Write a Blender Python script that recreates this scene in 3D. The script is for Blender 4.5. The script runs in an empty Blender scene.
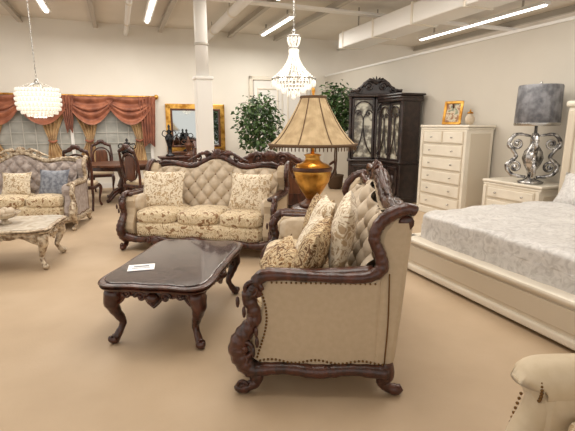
import bpy, bmesh, math, random
from mathutils import Vector, Matrix, Euler
random.seed(7)
pi=math.pi
sc=bpy.context.scene
try:
    sc.view_settings.view_transform='Standard'
except Exception: pass

# ---------------------------------------------------------------- materials
def lin(c):
    return tuple(((v/12.92) if v<=.04045 else ((v+.055)/1.055)**2.4) for v in c)
def rgb(r,g,b): return lin((r/255,g/255,b/255))
def mat(name,col,rough=.5,metal=0,bump=0,bscale=40,cols=None,pscale=6,dist=0,emis=0,ecol=None,trans=0,wood=False,sheen=0,alpha=1,detail=4,voro=False,coat=0,spec=.5):
    m=bpy.data.materials.new(name); m.use_nodes=True
    nt=m.node_tree; N=nt.nodes; L=nt.links
    b=N['Principled BSDF']
    b.inputs['Base Color'].default_value=(*col,1)
    b.inputs['Roughness'].default_value=rough
    b.inputs['Metallic'].default_value=metal
    b.inputs['Specular IOR Level'].default_value=spec
    b.inputs['Coat Weight'].default_value=coat
    if trans: b.inputs['Transmission Weight'].default_value=trans
    if sheen: b.inputs['Sheen Weight'].default_value=sheen
    if emis:
        b.inputs['Emission Color'].default_value=(*(ecol or col),1)
        b.inputs['Emission Strength'].default_value=emis
    if alpha<1: b.inputs['Alpha'].default_value=alpha
    tc=N.new('ShaderNodeTexCoord'); mp=N.new('ShaderNodeMapping')
    L.new(tc.outputs['Object'],mp.inputs['Vector'])
    if wood: mp.inputs['Scale'].default_value=(1,1,.25)
    if cols:
        tx=N.new('ShaderNodeTexVoronoi' if voro else 'ShaderNodeTexNoise')
        tx.inputs['Scale'].default_value=pscale
        if not voro:
            tx.inputs['Detail'].default_value=detail
            tx.inputs['Distortion'].default_value=dist
        L.new(mp.outputs[0],tx.inputs['Vector'])
        r=N.new('ShaderNodeValToRGB')
        els=r.color_ramp.elements
        while len(els)>1: els.remove(els[-1])
        els[0].position=cols[0][0]; els[0].color=(*cols[0][1],1)
        for p,c in cols[1:]:
            e=els.new(p); e.color=(*c,1)
        L.new(tx.outputs[0],r.inputs[0]); L.new(r.outputs[0],b.inputs['Base Color'])
    if bump:
        t2=N.new('ShaderNodeTexNoise'); t2.inputs['Scale'].default_value=bscale; t2.inputs['Detail'].default_value=3
        L.new(tc.outputs['Object'],t2.inputs['Vector'])
        bp=N.new('ShaderNodeBump'); bp.inputs['Strength'].default_value=bump; bp.inputs['Distance'].default_value=.02
        L.new(t2.outputs[0],bp.inputs['Height']); L.new(bp.outputs[0],b.inputs['Normal'])
    return m
WOOD=mat('mahogany',rgb(60,30,22),.28,bump=.25,bscale=45,cols=[(.3,rgb(36,17,12)),(.7,rgb(88,46,32))],pscale=14,dist=1,wood=True,coat=.2)
WOOD2=mat('brown_wood',rgb(88,52,34),.35,bump=.1,bscale=40,cols=[(.3,rgb(62,34,22)),(.7,rgb(112,68,44))],pscale=10,dist=1,wood=True)
DARK=mat('ebony_wood',rgb(30,22,20),.3,bump=.2,bscale=40,cols=[(.3,rgb(22,15,14)),(.7,rgb(58,42,38))],pscale=10,coat=.3)
BEIGE=mat('beige_linen',rgb(188,168,140),.8,bump=.04,bscale=500,sheen=.1,cols=[(.35,rgb(185,165,137)),(.65,rgb(191,171,144))],pscale=30)
BEIGE2=mat('cream_upholstery',rgb(202,184,156),.7,bump=.03,bscale=400,sheen=.1,cols=[(.35,rgb(199,181,152)),(.65,rgb(206,189,162))],pscale=20)
FLORAL=mat('floral_damask',rgb(200,185,160),.75,bump=.15,bscale=200,cols=[(.0,rgb(118,84,52)),(.39,rgb(142,106,70)),(.43,rgb(212,194,160)),(.54,rgb(222,206,176)),(.57,rgb(170,138,96)),(.62,rgb(214,196,162)),(1,rgb(156,124,84))],pscale=12,dist=1.4,detail=3,sheen=.2)
CREAM=mat('cream_tufted',rgb(196,180,158),.65,bump=.03,bscale=200,cols=[(.42,rgb(190,172,148)),(.58,rgb(200,184,162))],pscale=14,sheen=.2)
IVORYP=mat('ivory_damask',rgb(225,214,196),.75,bump=.1,bscale=200,cols=[(.41,rgb(168,142,108)),(.46,rgb(224,210,186)),(.55,rgb(230,218,196)),(.60,rgb(184,158,122))],pscale=14,dist=1.6,sheen=.2)
LEAFP=mat('brown_leaf_cushion',rgb(150,120,85),.8,bump=.15,bscale=200,cols=[(.42,rgb(104,72,42)),(.47,rgb(196,174,138)),(.54,rgb(208,188,152)),(.58,rgb(140,104,64))],pscale=16,dist=2.2)
NAIL=mat('antique_nail',rgb(120,90,55),.3,metal=.9)
GREYF=mat('grey_tufted',rgb(160,148,142),.8,cols=[(.4,rgb(150,137,131)),(.6,rgb(176,164,158))],pscale=14,dist=.5)
BLUEG=mat('blue_grey_cushion',rgb(120,124,134),.7,cols=[(.4,rgb(104,108,120)),(.6,rgb(142,146,154))],pscale=18)
CREAMW=mat('ivory_lacquer',rgb(224,214,196),.35,cols=[(.3,rgb(222,213,197)),(.7,rgb(233,225,210))],pscale=4)
CREAMW2=mat('ivory_panel',rgb(208,196,177),.4)
SILVW=mat('champagne_frame',rgb(176,158,134),.35,metal=.3,bump=.3,bscale=45,cols=[(.35,rgb(128,104,80)),(.6,rgb(208,192,168))],pscale=22)
GOLD=mat('antique_gold',rgb(196,146,62),.28,metal=.85,bump=.2,bscale=30,cols=[(.35,rgb(170,114,42)),(.6,rgb(236,184,94))],pscale=8)
MARBLE=mat('black_marble',rgb(46,38,40),.12,cols=[(.40,rgb(44,36,38)),(.5,rgb(96,80,78)),(.55,rgb(52,42,44)),(.7,rgb(84,68,66))],pscale=9,dist=2,coat=.5)
MARBLEW=mat('cream_marble',rgb(210,200,184),.15,cols=[(.4,rgb(200,188,170)),(.6,rgb(226,218,204))],pscale=6,dist=2)
BEDQ=mat('silver_satin',rgb(205,202,198),.45,bump=.35,bscale=12,cols=[(.36,rgb(186,182,179)),(.5,rgb(204,201,198)),(.64,rgb(214,211,208))],pscale=12,dist=2,sheen=.3)
SHADE=mat('pleated_shade',rgb(182,154,112),.8,cols=[(.35,rgb(160,136,102)),(.65,rgb(190,166,130))],pscale=12,emis=.10,ecol=rgb(225,190,135))
SHADETRIM=mat('shade_trim',rgb(96,72,48),.8)
GSHADE=mat('grey_silk_shade',rgb(106,106,110),.45,metal=.2,cols=[(.4,rgb(98,98,103)),(.6,rgb(140,140,144))],pscale=9)
SILVERB=mat('smoked_silver',rgb(150,148,148),.2,metal=.85,cols=[(.38,rgb(84,82,84)),(.58,rgb(206,204,202))],pscale=14)
BLACKM=mat('black_metal',rgb(28,27,29),.25,metal=.5,cols=[(.45,rgb(16,16,18)),(.65,rgb(66,64,66))],pscale=14)
GLASS=mat('crystal',rgb(235,230,222),.08,emis=.5,ecol=rgb(255,246,230),metal=.0,spec=.8)
CRY2=mat('crystal_dim',rgb(225,220,212),.1,emis=.4,ecol=rgb(250,240,225),spec=.8)
FROST=mat('frosted_drum',rgb(240,232,218),.5,emis=.8,ecol=rgb(255,240,214))
BULB=mat('lit_bulb',(1,.93,.8),.3,emis=6,ecol=(1,.92,.78))
CHROME=mat('chrome',rgb(190,188,184),.2,metal=.9)
TERRA=mat('terracotta_silk',rgb(150,84,58),.55,cols=[(.35,rgb(122,66,44)),(.65,rgb(172,106,76))],pscale=5,sheen=.2)
GOLDC=mat('gold_curtain',rgb(186,150,104),.6,cols=[(.35,rgb(164,126,80)),(.65,rgb(208,176,128))],pscale=5,sheen=.3)
WIN=mat('window_glass',rgb(158,158,150),.3,cols=[(.4,rgb(150,150,143)),(.6,rgb(176,175,168))],pscale=3)
MUNT=mat('muntin_paint',rgb(192,189,181),.6)
WHITE=mat('white_paint',rgb(236,233,228),.5)
PAPER=mat('paper',rgb(242,242,243),.6)
LEAF=mat('ficus_leaf',rgb(48,76,38),.5,cols=[(.35,rgb(32,56,28)),(.65,rgb(88,116,62))],pscale=6)
BARK=mat('bark',rgb(88,66,46),.8,bump=.4,bscale=30)
TUBE=mat('fluorescent_tube',(1,1,1),.4,emis=5,ecol=(1,.98,.94))
CGLASS=mat('cabinet_glass_painted_glow',rgb(110,102,90),.08,cols=[(.40,rgb(66,58,50)),(.50,rgb(120,112,98)),(.60,rgb(196,192,176))],pscale=6,coat=.5,emis=.04,ecol=rgb(220,210,180))  # opaque glass; lit cabinet interior painted in as bright ramp tones and slight emission
MIRROR=mat('mirror_silver',rgb(200,205,205),.05,metal=1)
PICT=mat('painting_print',rgb(190,170,140),.6,cols=[(.4,rgb(150,110,80)),(.5,rgb(210,196,170)),(.6,rgb(120,130,110))],pscale=14)

# ---------------------------------------------------------------- builder
def cat(pts,per):
    out=[]; n=len(pts)
    for i in range(n-1):
        p0=pts[max(i-1,0)];p1=pts[i];p2=pts[i+1];p3=pts[min(i+2,n-1)]
        for k in range(per):
            t=k/per
            out.append(tuple(.5*((2*b)+(-a+c)*t+(2*a-5*b+4*c-d)*t*t+(-a+3*b-3*c+d)*t**3) for a,b,c,d in zip(p0,p1,p2,p3)))
    out.append(tuple(pts[-1])); return out

class B:
    def __init__(s,name,loc=(0,0,0),rot=0,scale=1,single=False):
        s.name=name;s.loc=loc;s.rot=rot;s.scale=scale;s.bk={};s.M=Matrix.Identity(4);s.single=single
    def add(s,part,m,V,F,smooth=True,M=None):
        k=(part,m.name)
        if k not in s.bk: s.bk[k]=([],[],[],m)
        v,f,sm,_=s.bk[k]; o=len(v)
        T=s.M@M if M is not None else s.M
        v.extend([T@Vector(p) for p in V]); f.extend([tuple(i+o for i in q) for q in F]); sm.extend([smooth]*len(F))
    def box(s,part,m,c,d,bev=.008,M=None,seg=2):
        bm=bmesh.new(); bmesh.ops.create_cube(bm,size=1)
        for v in bm.verts: v.co=Vector((v.co.x*d[0],v.co.y*d[1],v.co.z*d[2]))
        if bev>0: bmesh.ops.bevel(bm,geom=bm.edges[:],offset=min(bev,min(d)*.45),segments=seg,affect='EDGES',profile=.5)
        for v in bm.verts: v.co+=Vector(c)
        bm.verts.index_update()
        s.add(part,m,[v.co.copy() for v in bm.verts],[tuple(v.index for v in f.verts) for f in bm.faces],False,M); bm.free()
    def rbox(s,part,m,c,d,n=5,res=10,M=None,fn=None):
        V=[];F=[]
        for ax in range(3):
            for sg in (-1,1):
                o=len(V)
                for i in range(res+1):
                    for j in range(res+1):
                        a=math.tan((i/res*2-1)*pi/4);b_=math.tan((j/res*2-1)*pi/4)
                        p=[0,0,0];p[ax]=sg;p[(ax+1)%3]=a*sg;p[(ax+2)%3]=b_
                        L=(abs(p[0])**n+abs(p[1])**n+abs(p[2])**n)**(1/n)
                        p=[p[k]/L*d[k]/2+c[k] for k in range(3)]
                        if fn: p=fn(p)
                        V.append(p)
                for i in range(res):
                    for j in range(res):
                        q=o+i*(res+1)+j
                        F.append((q,q+res+1,q+res+2,q+1))
        s.add(part,m,V,F,True,M)
    def lathe(s,part,m,prof,c=(0,0,0),n=28,mod=None,M=None,smooth=True,cap=True):
        V=[];F=[]
        for r,z in prof:
            for k in range(n):
                a=2*pi*k/n; rr=r*(mod(a,z) if mod else 1)
                V.append((c[0]+rr*math.cos(a),c[1]+rr*math.sin(a),c[2]+z))
        for i in range(len(prof)-1):
            for k in range(n):
                k2=(k+1)%n
                F.append((i*n+k,i*n+k2,(i+1)*n+k2,(i+1)*n+k))
        if cap:
            F.append(tuple(range(n-1,-1,-1))); F.append(tuple((len(prof)-1)*n+k for k in range(n)))
        s.add(part,m,V,F,smooth,M)
    def sph(s,part,m,c,r,nu=10,nv=6,M=None):
        if not hasattr(r,'__len__'): r=(r,r,r)
        V=[(c[0],c[1],c[2]-r[2])];F=[]
        for i in range(1,nv):
            t=-pi/2+pi*i/nv
            for k in range(nu):
                a=2*pi*k/nu
                V.append((c[0]+r[0]*math.cos(t)*math.cos(a),c[1]+r[1]*math.cos(t)*math.sin(a),c[2]+r[2]*math.sin(t)))
        V.append((c[0],c[1],c[2]+r[2])); top=len(V)-1
        for k in range(nu):
            k2=(k+1)%nu
            F.append((0,1+k2,1+k)); F.append((top,top-nu+k,top-nu+k2))
            for i in range(nv-2):
                F.append((1+i*nu+k,1+i*nu+k2,1+(i+1)*nu+k2,1+(i+1)*nu+k))
        s.add(part,m,V,F,True,M)
    def sweep(s,part,m,pts,n=10,per=6,mod=0,freq=60,M=None,flat=1.0,up=None):
        P=cat(pts,per); C=[Vector(p[:3]) for p in P]; R=[max(p[3],.001) for p in P]
        V=[];F=[];T=[]
        for i in range(len(C)):
            t=(C[min(i+1,len(C)-1)]-C[max(i-1,0)])
            T.append(t.normalized() if t.length>1e-9 else Vector((0,0,1)))
        a=Vector(up) if up else (Vector((0,0,1)) if abs(T[0].z)<.9 else Vector((1,0,0)))
        u=(a-T[0]*a.dot(T[0])).normalized(); d=0
        for i in range(len(C)):
            if i: d+=(C[i]-C[i-1]).length
            if up: 
                a=Vector(up); uu=(a-T[i]*a.dot(T[i]))
                if uu.length>1e-4: u=uu.normalized()
            else: u=(u-T[i]*u.dot(T[i])).normalized()
            w=T[i].cross(u); r=R[i]*(1+mod*math.sin(freq*d))
            for k in range(n):
                an=2*pi*k/n
                V.append(C[i]+u*(r*math.cos(an)*flat)+w*(r*math.sin(an)))
        for i in range(len(C)-1):
            for k in range(n):
                k2=(k+1)%n
                F.append((i*n+k,i*n+k2,(i+1)*n+k2,(i+1)*n+k))
        F.append(tuple(range(n-1,-1,-1))); F.append(tuple((len(C)-1)*n+k for k in range(n)))
        s.add(part,m,V,F,True,M)
    def spiral(s,part,m,c,e1,e2,r0,turns=1.5,th=.012,M=None,start=0):
        c=Vector(c);e1=Vector(e1);e2=Vector(e2);pts=[]
        K=int(turns*8)
        for i in range(K+1):
            t=i/K;a=start+t*turns*2*pi;r=r0*(1-t*.85)
            p=c+e1*(r*math.cos(a))+e2*(r*math.sin(a))
            pts.append((p.x,p.y,p.z,th*(1-.3*t)))
        s.sweep(part,m,pts,n=7,per=2,M=M); s.sph(part,m,c,th*1.5,8,5,M=M)
    def prism(s,part,m,poly,x0,x1,ax='x',bev=.012,M=None,smooth=False):
        bm=bmesh.new()
        def P(a,b,t): return {'x':(t,a,b),'y':(a,t,b),'z':(a,b,t)}[ax]
        vs=[bm.verts.new(P(a,b,x0)) for a,b in poly]; f=bm.faces.new(vs)
        r=bmesh.ops.extrude_face_region(bm,geom=[f])
        d=Vector(P(0,0,x1-x0))
        for v in [g for g in r['geom'] if isinstance(g,bmesh.types.BMVert)]: v.co+=d
        bmesh.ops.recalc_face_normals(bm,faces=bm.faces[:])
        if bev: 
            ed=[e for e in bm.edges if abs((e.verts[0].co-e.verts[1].co).normalized().dot(d.normalized()))<.5]
            bmesh.ops.bevel(bm,geom=ed,offset=bev,segments=2,affect='EDGES',profile=.5)
        bm.verts.index_update()
        s.add(part,m,[v.co.copy() for v in bm.verts],[tuple(v.index for v in f.verts) for f in bm.faces],smooth,M); bm.free()
    def patch(s,part,m,fn,nu,nv,M=None,smooth=True):
        V=[fn(i/nu,j/nv) for i in range(nu+1) for j in range(nv+1)]
        F=[(i*(nv+1)+j,(i+1)*(nv+1)+j,(i+1)*(nv+1)+j+1,i*(nv+1)+j+1) for i in range(nu) for j in range(nv)]
        s.add(part,m,V,F,smooth,M)
    def pillow(s,part,m,c,w,h,t,rot=(0,0,0),N=12):
        M=Matrix.Translation(c)@Euler(rot).to_matrix().to_4x4()
        for sg in (-1,1):
            def fn(a,b):
                u=a*2-1;v=b*2-1
                th=max(0,(1-u*u)*(1-v*v))**.42
                return (w/2*u*(1-.10*(1-v*v)),sg*t/2*th,h/2*v*(1-.10*(1-u*u)))
            s.patch(part,m,fn,N,N,M)
    def done(s):
        e=None
        items=list(s.bk.items())
        if not s.single:
            e=bpy.data.objects.new(s.name,None); sc.collection.objects.link(e)
            e.location=s.loc;e.rotation_euler=(0,0,s.rot);e.scale=(s.scale,)*3;e.empty_display_size=.2
        for (part,mn),(v,f,sm,m) in items:
            nm=s.name if s.single else part
            me=bpy.data.meshes.new(nm); me.from_pydata([tuple(p) for p in v],[],f); me.update()
            me.polygons.foreach_set('use_smooth',sm)
            me.materials.append(m); o=bpy.data.objects.new(nm,me); sc.collection.objects.link(o)
            if e: o.parent=e
            else:
                o.location=s.loc;o.rotation_euler=(0,0,s.rot)
        return e

A=math.radians(21.2); CA,SA=math.cos(A),math.sin(A)
def rp(r,f,z=0): return (r*CA-f*SA, r*SA+f*CA, z)

# ---------------------------------------------------------------- room shell
FLOORM=mat('tan_floor',rgb(186,164,136),.6,bump=.05,bscale=60,cols=[(.3,rgb(178,155,127)),(.5,rgb(187,164,136)),(.7,rgb(195,173,146))],pscale=1.3,detail=8)
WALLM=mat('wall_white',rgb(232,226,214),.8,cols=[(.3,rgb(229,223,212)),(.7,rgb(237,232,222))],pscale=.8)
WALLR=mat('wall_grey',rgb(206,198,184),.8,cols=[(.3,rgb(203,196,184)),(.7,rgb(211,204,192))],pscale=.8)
CEILM=mat('ceiling_paint',rgb(224,217,205),.9,cols=[(.3,rgb(216,209,197)),(.7,rgb(230,223,212))],pscale=.7)
BEAM=mat('beam_paint',rgb(186,179,168),.7)
def shell(name,m,c,d):
    b=B(name,(0,0,0),A,single=True); b.box(name,m,c,d,0); b.done()
shell('floor',FLOORM,(3,4.25,-.05),(18,15.5,.1))
shell('ceiling',CEILM,(3,4.25,3.9),(18,15.5,.1))
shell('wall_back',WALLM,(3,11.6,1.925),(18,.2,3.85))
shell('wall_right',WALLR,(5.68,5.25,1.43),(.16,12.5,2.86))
shell('trim_1',WHITE,(5.68,5.25,2.88),(.2,12.5,.04))
shell('baseboard_back',WHITE,(-.3,11.485,.06),(11.7,.03,.12))
shell('baseboard_right',WHITE,(5.585,5.25,.06),(.03,12.4,.12))
b=B('ceiling_beams',(0,0,0),A)
for i,r in enumerate((-3.3,-1.8,-.3,1.13,2.85,4.1,6.6,8.6)):
    b.box('joist_%d'%i,BEAM,(r,4.2,3.80),(.03,15,.10),0)
    b.box('joist_%d'%i,BEAM,(r,4.2,3.735),(.09,15,.025),0)
for i,f in enumerate((4.5,8.0)):
    b.box('girder_%d'%i,WHITE,(3,f,3.68),(17,.16,.05),.005)
b.done()
b=B('ceiling_pipes',(0,0,0),A)
for r,rad in ((-2.5,.06),(.35,.05),(2.2,.09),(6.0,.06)):
    P=[(r,-1.0,3.62,rad),(r,5,3.62,rad),(r,11.45,3.62,rad)]
    b.sweep('pipe',WHITE,P,n=16,per=3)
    for k in range(7): b.sweep('pipe_coupling',CREAMW,[(r,k*1.7,3.62,rad*1.25),(r,k*1.7+.06,3.62,rad*1.25)],n=16,per=1); b.box('pipe_hanger',CHROME,(r,k*1.7+.3,3.75),(.015,.015,.22),0)
b.done()
b=B('air_duct',(0,0,0),A)
b.box('duct_body',WHITE,(4.95,5.2,3.34),(.5,7.6,.32),.02)
for k in range(7): b.box('flange',CREAMW,(4.95,1.6+k*1.2,3.34),(.54,.04,.36),.005)
for k in range(4):
    for dx in (-.22,.22): b.box('hanger',CHROME,(4.95+dx,2.2+k*2,3.68),(.02,.02,.34),0)
b.box('grille',BEAM,(4.69,4.5,3.32),(.02,.6,.2),.004)
b.done()
fl=[(7.4,7.9,3.6),(3.45,9.6,2.0),(2.75,6.4,2.4),(.75,9.2,2.0),(4.0,3.5,2.4),(1.0,2.5,2.4),(-1.1,5,2.4),(-1.1,9,2.0)]
for r,f,l in fl:
    b=B('fluorescent_light',rp(r,f),A)
    b.box('housing',WHITE,(0,0,3.69),(.16,l,.06),.01)
    b.box('tube',TUBE,(0,0,3.65),(.07,l-.08,.03),.012)
    b.box('bracket',CHROME,(0,l*.35,3.785),(.03,.03,.13),0); b.box('bracket',CHROME,(0,-l*.35,3.785),(.03,.03,.13),0)
    b.done()
    la=bpy.data.lights.new('ceiling_lamp','AREA'); la.shape='RECTANGLE'; la.size=1.8; la.size_y=l; la.energy=60; la.color=(1,.95,.87)
    o=bpy.data.objects.new('ceiling_lamp',la); o.location=rp(r,f,3.50); o.rotation_euler=(0,0,A); sc.collection.objects.link(o)
# column
b=B('support_column',(-1.36,7.2,0),A)
b.box('base_post',WHITE,(0,0,1.12),(.25,.25,2.24),.01); b.box('plinth',WHITE,(0,0,.06),(.32,.32,.12),.01)
b.box('cap',WHITE,(0,0,2.26),(.29,.29,.05),.01)
b.lathe('upper_pipe',WHITE,[(.10,2.26),(.10,3.84)],n=24)
b.lathe('collar',BEAM,[(.11,2.75),(.11,2.79)],n=24)
b.done()

# back window with muntins
b=B('window_1',rp(-1.0,11.5),A)
b.box('glass',WIN,(0,-.02,1.35),(3.5,.03,1.5),0)
for k in range(15): b.box('muntin',MUNT,(-1.75+k*.25,-.045,1.35),(.016,.02,1.5),0)
for k in range(7): b.box('muntin',MUNT,(0,-.045,.6+k*.25),(3.5,.02,.016),0)
for x in (-1.78,0,1.78): b.box('casing',WHITE,(x,-.05,1.35),(.07,.06,1.6),.005)
b.box('sill',WHITE,(0,-.07,.57),(3.7,.12,.05),.005); b.box('casing',WHITE,(0,-.05,2.13),(3.64,.06,.07),.005)
b.done()
b=B('swag_curtains',rp(-1.0,11.5),A)
def swag(x0,x1,zt,drop,m):
    def fn(u,v):
        sag=math.sin(pi*u)**.8
        z=zt-.04-v*(.12+drop*sag)
        return (x0+(x1-x0)*u,-.12-.07*abs(math.sin(v*3.5*pi))*(.3+sag)-.05*v,z+.03*math.sin(v*3.5*pi))
    b.patch('swag',m,fn,24,28)
def tail(x0,w0,w1,zt,zb,m,part='curtain_panel',folds=5):
    def fn(u,v):
        w=w0*(1-v)+w1*v
        return (x0+(u-.5)*w, -.19-.035*math.sin(u*folds*2*pi), zt+(zb-zt)*v-(.12*abs(u-.5)*2*v))
    b.patch(part,m,fn,40,10)
b.sweep('curtain_rod',GOLD,[(-1.9,-.1,2.2,.025),(0,-.1,2.2,.025),(1.9,-.1,2.2,.025)])
for x in (-1.95,1.95): b.sph('finial',GOLD,(x,-.1,2.2),.06)
for x0,x1 in ((-1.85,-.95),(-1.1,0.0),(-.05,.95),(.8,1.85)): swag(x0,x1,2.22,.50,TERRA)
tail(1.72,.40,.26,2.2,1.10,TERRA,'jabot'); tail(-1.75,.34,.2,2.2,1.2,TERRA,'jabot'); tail(-.03,.34,.12,2.2,1.45,TERRA,'jabot')
for x,dx in ((-.30,-1),(.26,1),(1.38,1),(-1.45,-1)):
    def fn(u,v,x=x,dx=dx):
        w=.60*(1-v/.6)+.14 if v<.6 else .14+.40*(v-.6)/.4
        return (x+(u-.5)*w+dx*.12*math.sin(pi*v),-.09-.03*math.sin(u*10*pi),2.1+(.55-2.1)*v)
    b.patch('curtain_panel',GOLDC,fn,40,20)
    b.sweep('tie_back',TERRA,[(x+dx*.11-.09,-.12,1.18,.02),(x+dx*.11,-.16,1.14,.025),(x+dx*.11+.09,-.12,1.18,.02)],n=8)
b.done()

def frame_rect(b,part,m,cx,y,cz,w,h,t,th=.06):
    for sx in (-1,1): b.box(part,m,(cx+sx*(w/2-t/2),y,cz),(t,th,h),.015)
    for sz in (-1,1): b.box(part,m,(cx,y,cz+sz*(h/2-t/2)),(w,th,t),.015)
b=B('wall_mirror',rp(1.9,11.45),A)
b.box('mirror_glass',MIRROR,(0,0,1.45),(1.3,.02,1.0),0)
frame_rect(b,'gilt_frame',GOLD,0,-.02,1.45,1.5,1.2,.13,.08)
frame_rect(b,'inner_frame',WOOD2,0,-.05,1.45,1.27,.97,.05,.05)
b.done()
b=B('door_1',rp(4.3,11.49),A)
b.box('panel_left',WHITE,(-.43,-.02,1.35),(.8,.04,2.7),.01); b.box('panel_right',WHITE,(.43,-.02,1.35),(.8,.04,2.7),.01)
frame_rect(b,'casing',CREAMW,0,-.04,1.40,1.9,2.8,.10,.08)
for sx in (-1,1):
    for z in (.75,1.95): frame_rect(b,'moulding',CREAMW,sx*.43,-.05,z,.6,.9 if z<1 else 1.1,.04,.03)
b.done()

# ---------------------------------------------------------------- sofas
def sofa(name,loc,rot,W,seats,wood=WOOD,fab=BEIGE,seatm=FLORAL,backm=CREAM,scale=1.0,pillows=()):
    D=1.0
    b=B(name,loc,rot,scale); b.M=Matrix.Translation((0,-D/2,0))
    hw=W/2
    def top(x):
        t=x/hw
        return 1.03+.11*math.exp(-(t/.28)**2)+.025*math.cos(3*pi*t)
    for s in (-1,1):
        xa,xb=s*(hw-.17),s*(hw-.03)
        arm=[(.19,.17),(.84,.17),(.84,.71),(.6,.695),(.4,.70),(.22,.71),(.165,.64),(.185,.55),(.165,.46),(.115,.37),(.10,.28),(.13,.21)]
        b.prism('arm_panel',fab,arm,min(xa,xb),max(xa,xb),'x',.02)
        wing=[(.80,.17),(.935,.17),(.96,.45),(.985,.8),(1.0,1.05),(.985,1.075),(.93,1.08),(.88,1.055),(.83,.99),(.81,.92),(.835,.84),(.85,.78),(.83,.70)]
        b.prism('wing_panel',fab,wing,min(xa,xb),max(xa,xb),'x',.03)
        b.sweep('welt',NAIL,[(s*(hw-.026),.875,.18,.004),(s*(hw-.026),.885,.45,.004),(s*(hw-.026),.88,.74,.004)],n=6)
        b.rbox('arm_pad',backm,(s*(hw-.165),.50,.60),(.13,.62,.22),4,8)
        xo=s*(hw-.025)
        b.sweep('arm_rail',wood,[(xo,.17,.60,.02),(xo,.15,.67,.034),(xo,.21,.725,.037),(xo,.4,.722,.030),(xo,.6,.715,.030),(xo,.76,.722,.033),(xo,.835,.77,.036),(xo,.825,.85,.032),(xo,.79,.93,.032),(xo,.81,1.01,.034),(xo,.88,1.075,.038),(xo,.96,1.10,.034),(xo,1.0,1.085,.028)],mod=.07,freq=150)
        b.sweep('arm_rail',wood,[(xo-s*.06,.2,.72,.045),(xo-s*.07,.5,.715,.045),(xo-s*.07,.8,.735,.045)],flat=.6)
        b.sweep('front_post',wood,[(xo,.15,.67,.033),(xo,.11,.60,.040),(xo,.135,.53,.038),(xo,.14,.46,.040),(xo,.085,.38,.050),(xo,.045,.29,.056),(xo,.075,.20,.055),(xo,.14,.13,.045),(xo,.15,.08,.032),(xo,.10,.045,.032),(xo,.055,.035,.035),(xo,.035,.055,.022)],n=12,mod=.08,freq=120)
        b.spiral('volute',wood,(xo+s*.02,.135,.645),(0,1,0),(0,0,1),.055,1.6,.014)
        b.spiral('volute',wood,(xo+s*.03,.085,.30),(0,1,0),(0,0,1),.065,1.6,.015,start=pi)
        b.spiral('volute',wood,(xo+s*.02,.065,.06),(0,1,0),(0,0,1),.035,1.3,.010)
        for k in range(7):
            t=k/6; b.sph('acanthus',wood,(xo+s*.035,.10+.06*math.sin(t*4),.22+.36*t),(.014,.012,.035),8,5)
        b.sweep('side_rail',wood,[(xo,.13,.15,.045),(xo,.3,.165,.035),(xo,.5,.15,.042),(xo,.7,.165,.035),(xo,.9,.15,.045)],mod=.06,freq=110)
        b.spiral('rail_scroll',wood,(xo+s*.02,.44,.155),(0,1,0),(0,0,1),.035,1.2,.010); b.spiral('rail_scroll',wood,(xo+s*.02,.56,.155),(0,-1,0),(0,0,1),.035,1.2,.010)
        b.sweep('rear_foot',wood,[(xo-s*.02,.88,.20,.05),(xo-s*.02,.89,.13,.05),(xo-s*.02,.87,.08,.032),(xo-s*.02,.91,.045,.03),(xo-s*.02,.955,.035,.034),(xo-s*.02,.985,.05,.02)],n=12)
        for k in range(34): b.sph('nailheads',NAIL,(s*(hw-.028),.17+k*.0225,.207+.01*math.sin(k*.55)),.0075,6,4)
        for k in range(22): 
            z=.23+k*.02; b.sph('nailheads',NAIL,(s*(hw-.028),.155+.035*math.sin((z-.3)*9)+.02,z),.0075,6,4)
        for k in range(22): b.sph('nailheads',NAIL,(s*(hw-.028),.24+k*.027,.68),.0065,6,4)
    pts=[]
    K=14
    for i in range(K+1):
        x=-hw+.05+(W-.1)*i/K; t=x/hw
        pts.append((x,.07-.03*math.cos(t*pi),.17+.02*math.cos(t*4*pi),.045+.012*math.cos(t*2*pi)))
    b.sweep('front_rail',wood,pts,mod=.08,freq=90)
    for x in (0,-.5*hw,.5*hw):
        b.sph('rail_shell',wood,(x,.02,.16),(.07,.025,.05)); b.spiral('rail_scroll',wood,(x-.1,.02,.16),(-1,0,0),(0,0,1),.045,1.3,.012); b.spiral('rail_scroll',wood,(x+.1,.02,.16),(1,0,0),(0,0,1),.045,1.3,.012)
    b.rbox('seat_deck',seatm,(0,.48,.28),(W-.3,.82,.22),8,8)
    for k in range(int((W-.3)/.03)): b.sph('nailheads',NAIL,(-(W-.3)/2+k*.03,.066,.235),.0075,6,4)
    sw=(W-.36)/seats
    for i in range(seats):
        cx=-(W-.36)/2+sw*(i+.5)
        def bulge(p,cx=cx):
            p[2]+= (.025 if p[2]>.44 else 0)*math.cos((p[0]-cx)/sw*pi)*math.cos((p[1]-.42)/.7*pi); return p
        b.rbox('seat_cushion_%d'%(i+1),seatm,(cx,.42,.445),(sw-.008,.68,.17),5,12,fn=bulge)
    def bf(u,v):
        x=-hw+.15+(W-.30)*u; zt=top(x)-.02; z=.42+(zt-.42)*v
        p=(x)/.20; q=(z-.5)/.22
        h=.062*(abs(math.sin(pi*(p+q)))*abs(math.sin(pi*(p-q))))**.5
        rnd=.05*math.sin(pi*min(1,max(0,v)))**.5
        return (x,.785+.14*v-h-rnd,z)
    b.patch('tufted_back',backm,bf,150,60)
    nb=int(W/.2)+1
    for i in range(-nb,nb+1):
        for j in range(0,8):
            if (i+j)%2==0:
                x=i*.1;z=.5+j*.11
                if abs(x)<hw-.2 and z<top(x)-.1 and z>.5:
                    v=(z-.42)/(top(x)-.44); b.sph('buttons',NAIL if wood is WOOD else backm,(x,.785+.14*v-.05*math.sin(pi*v)**.5-.004,z),.011,8,5)
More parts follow.
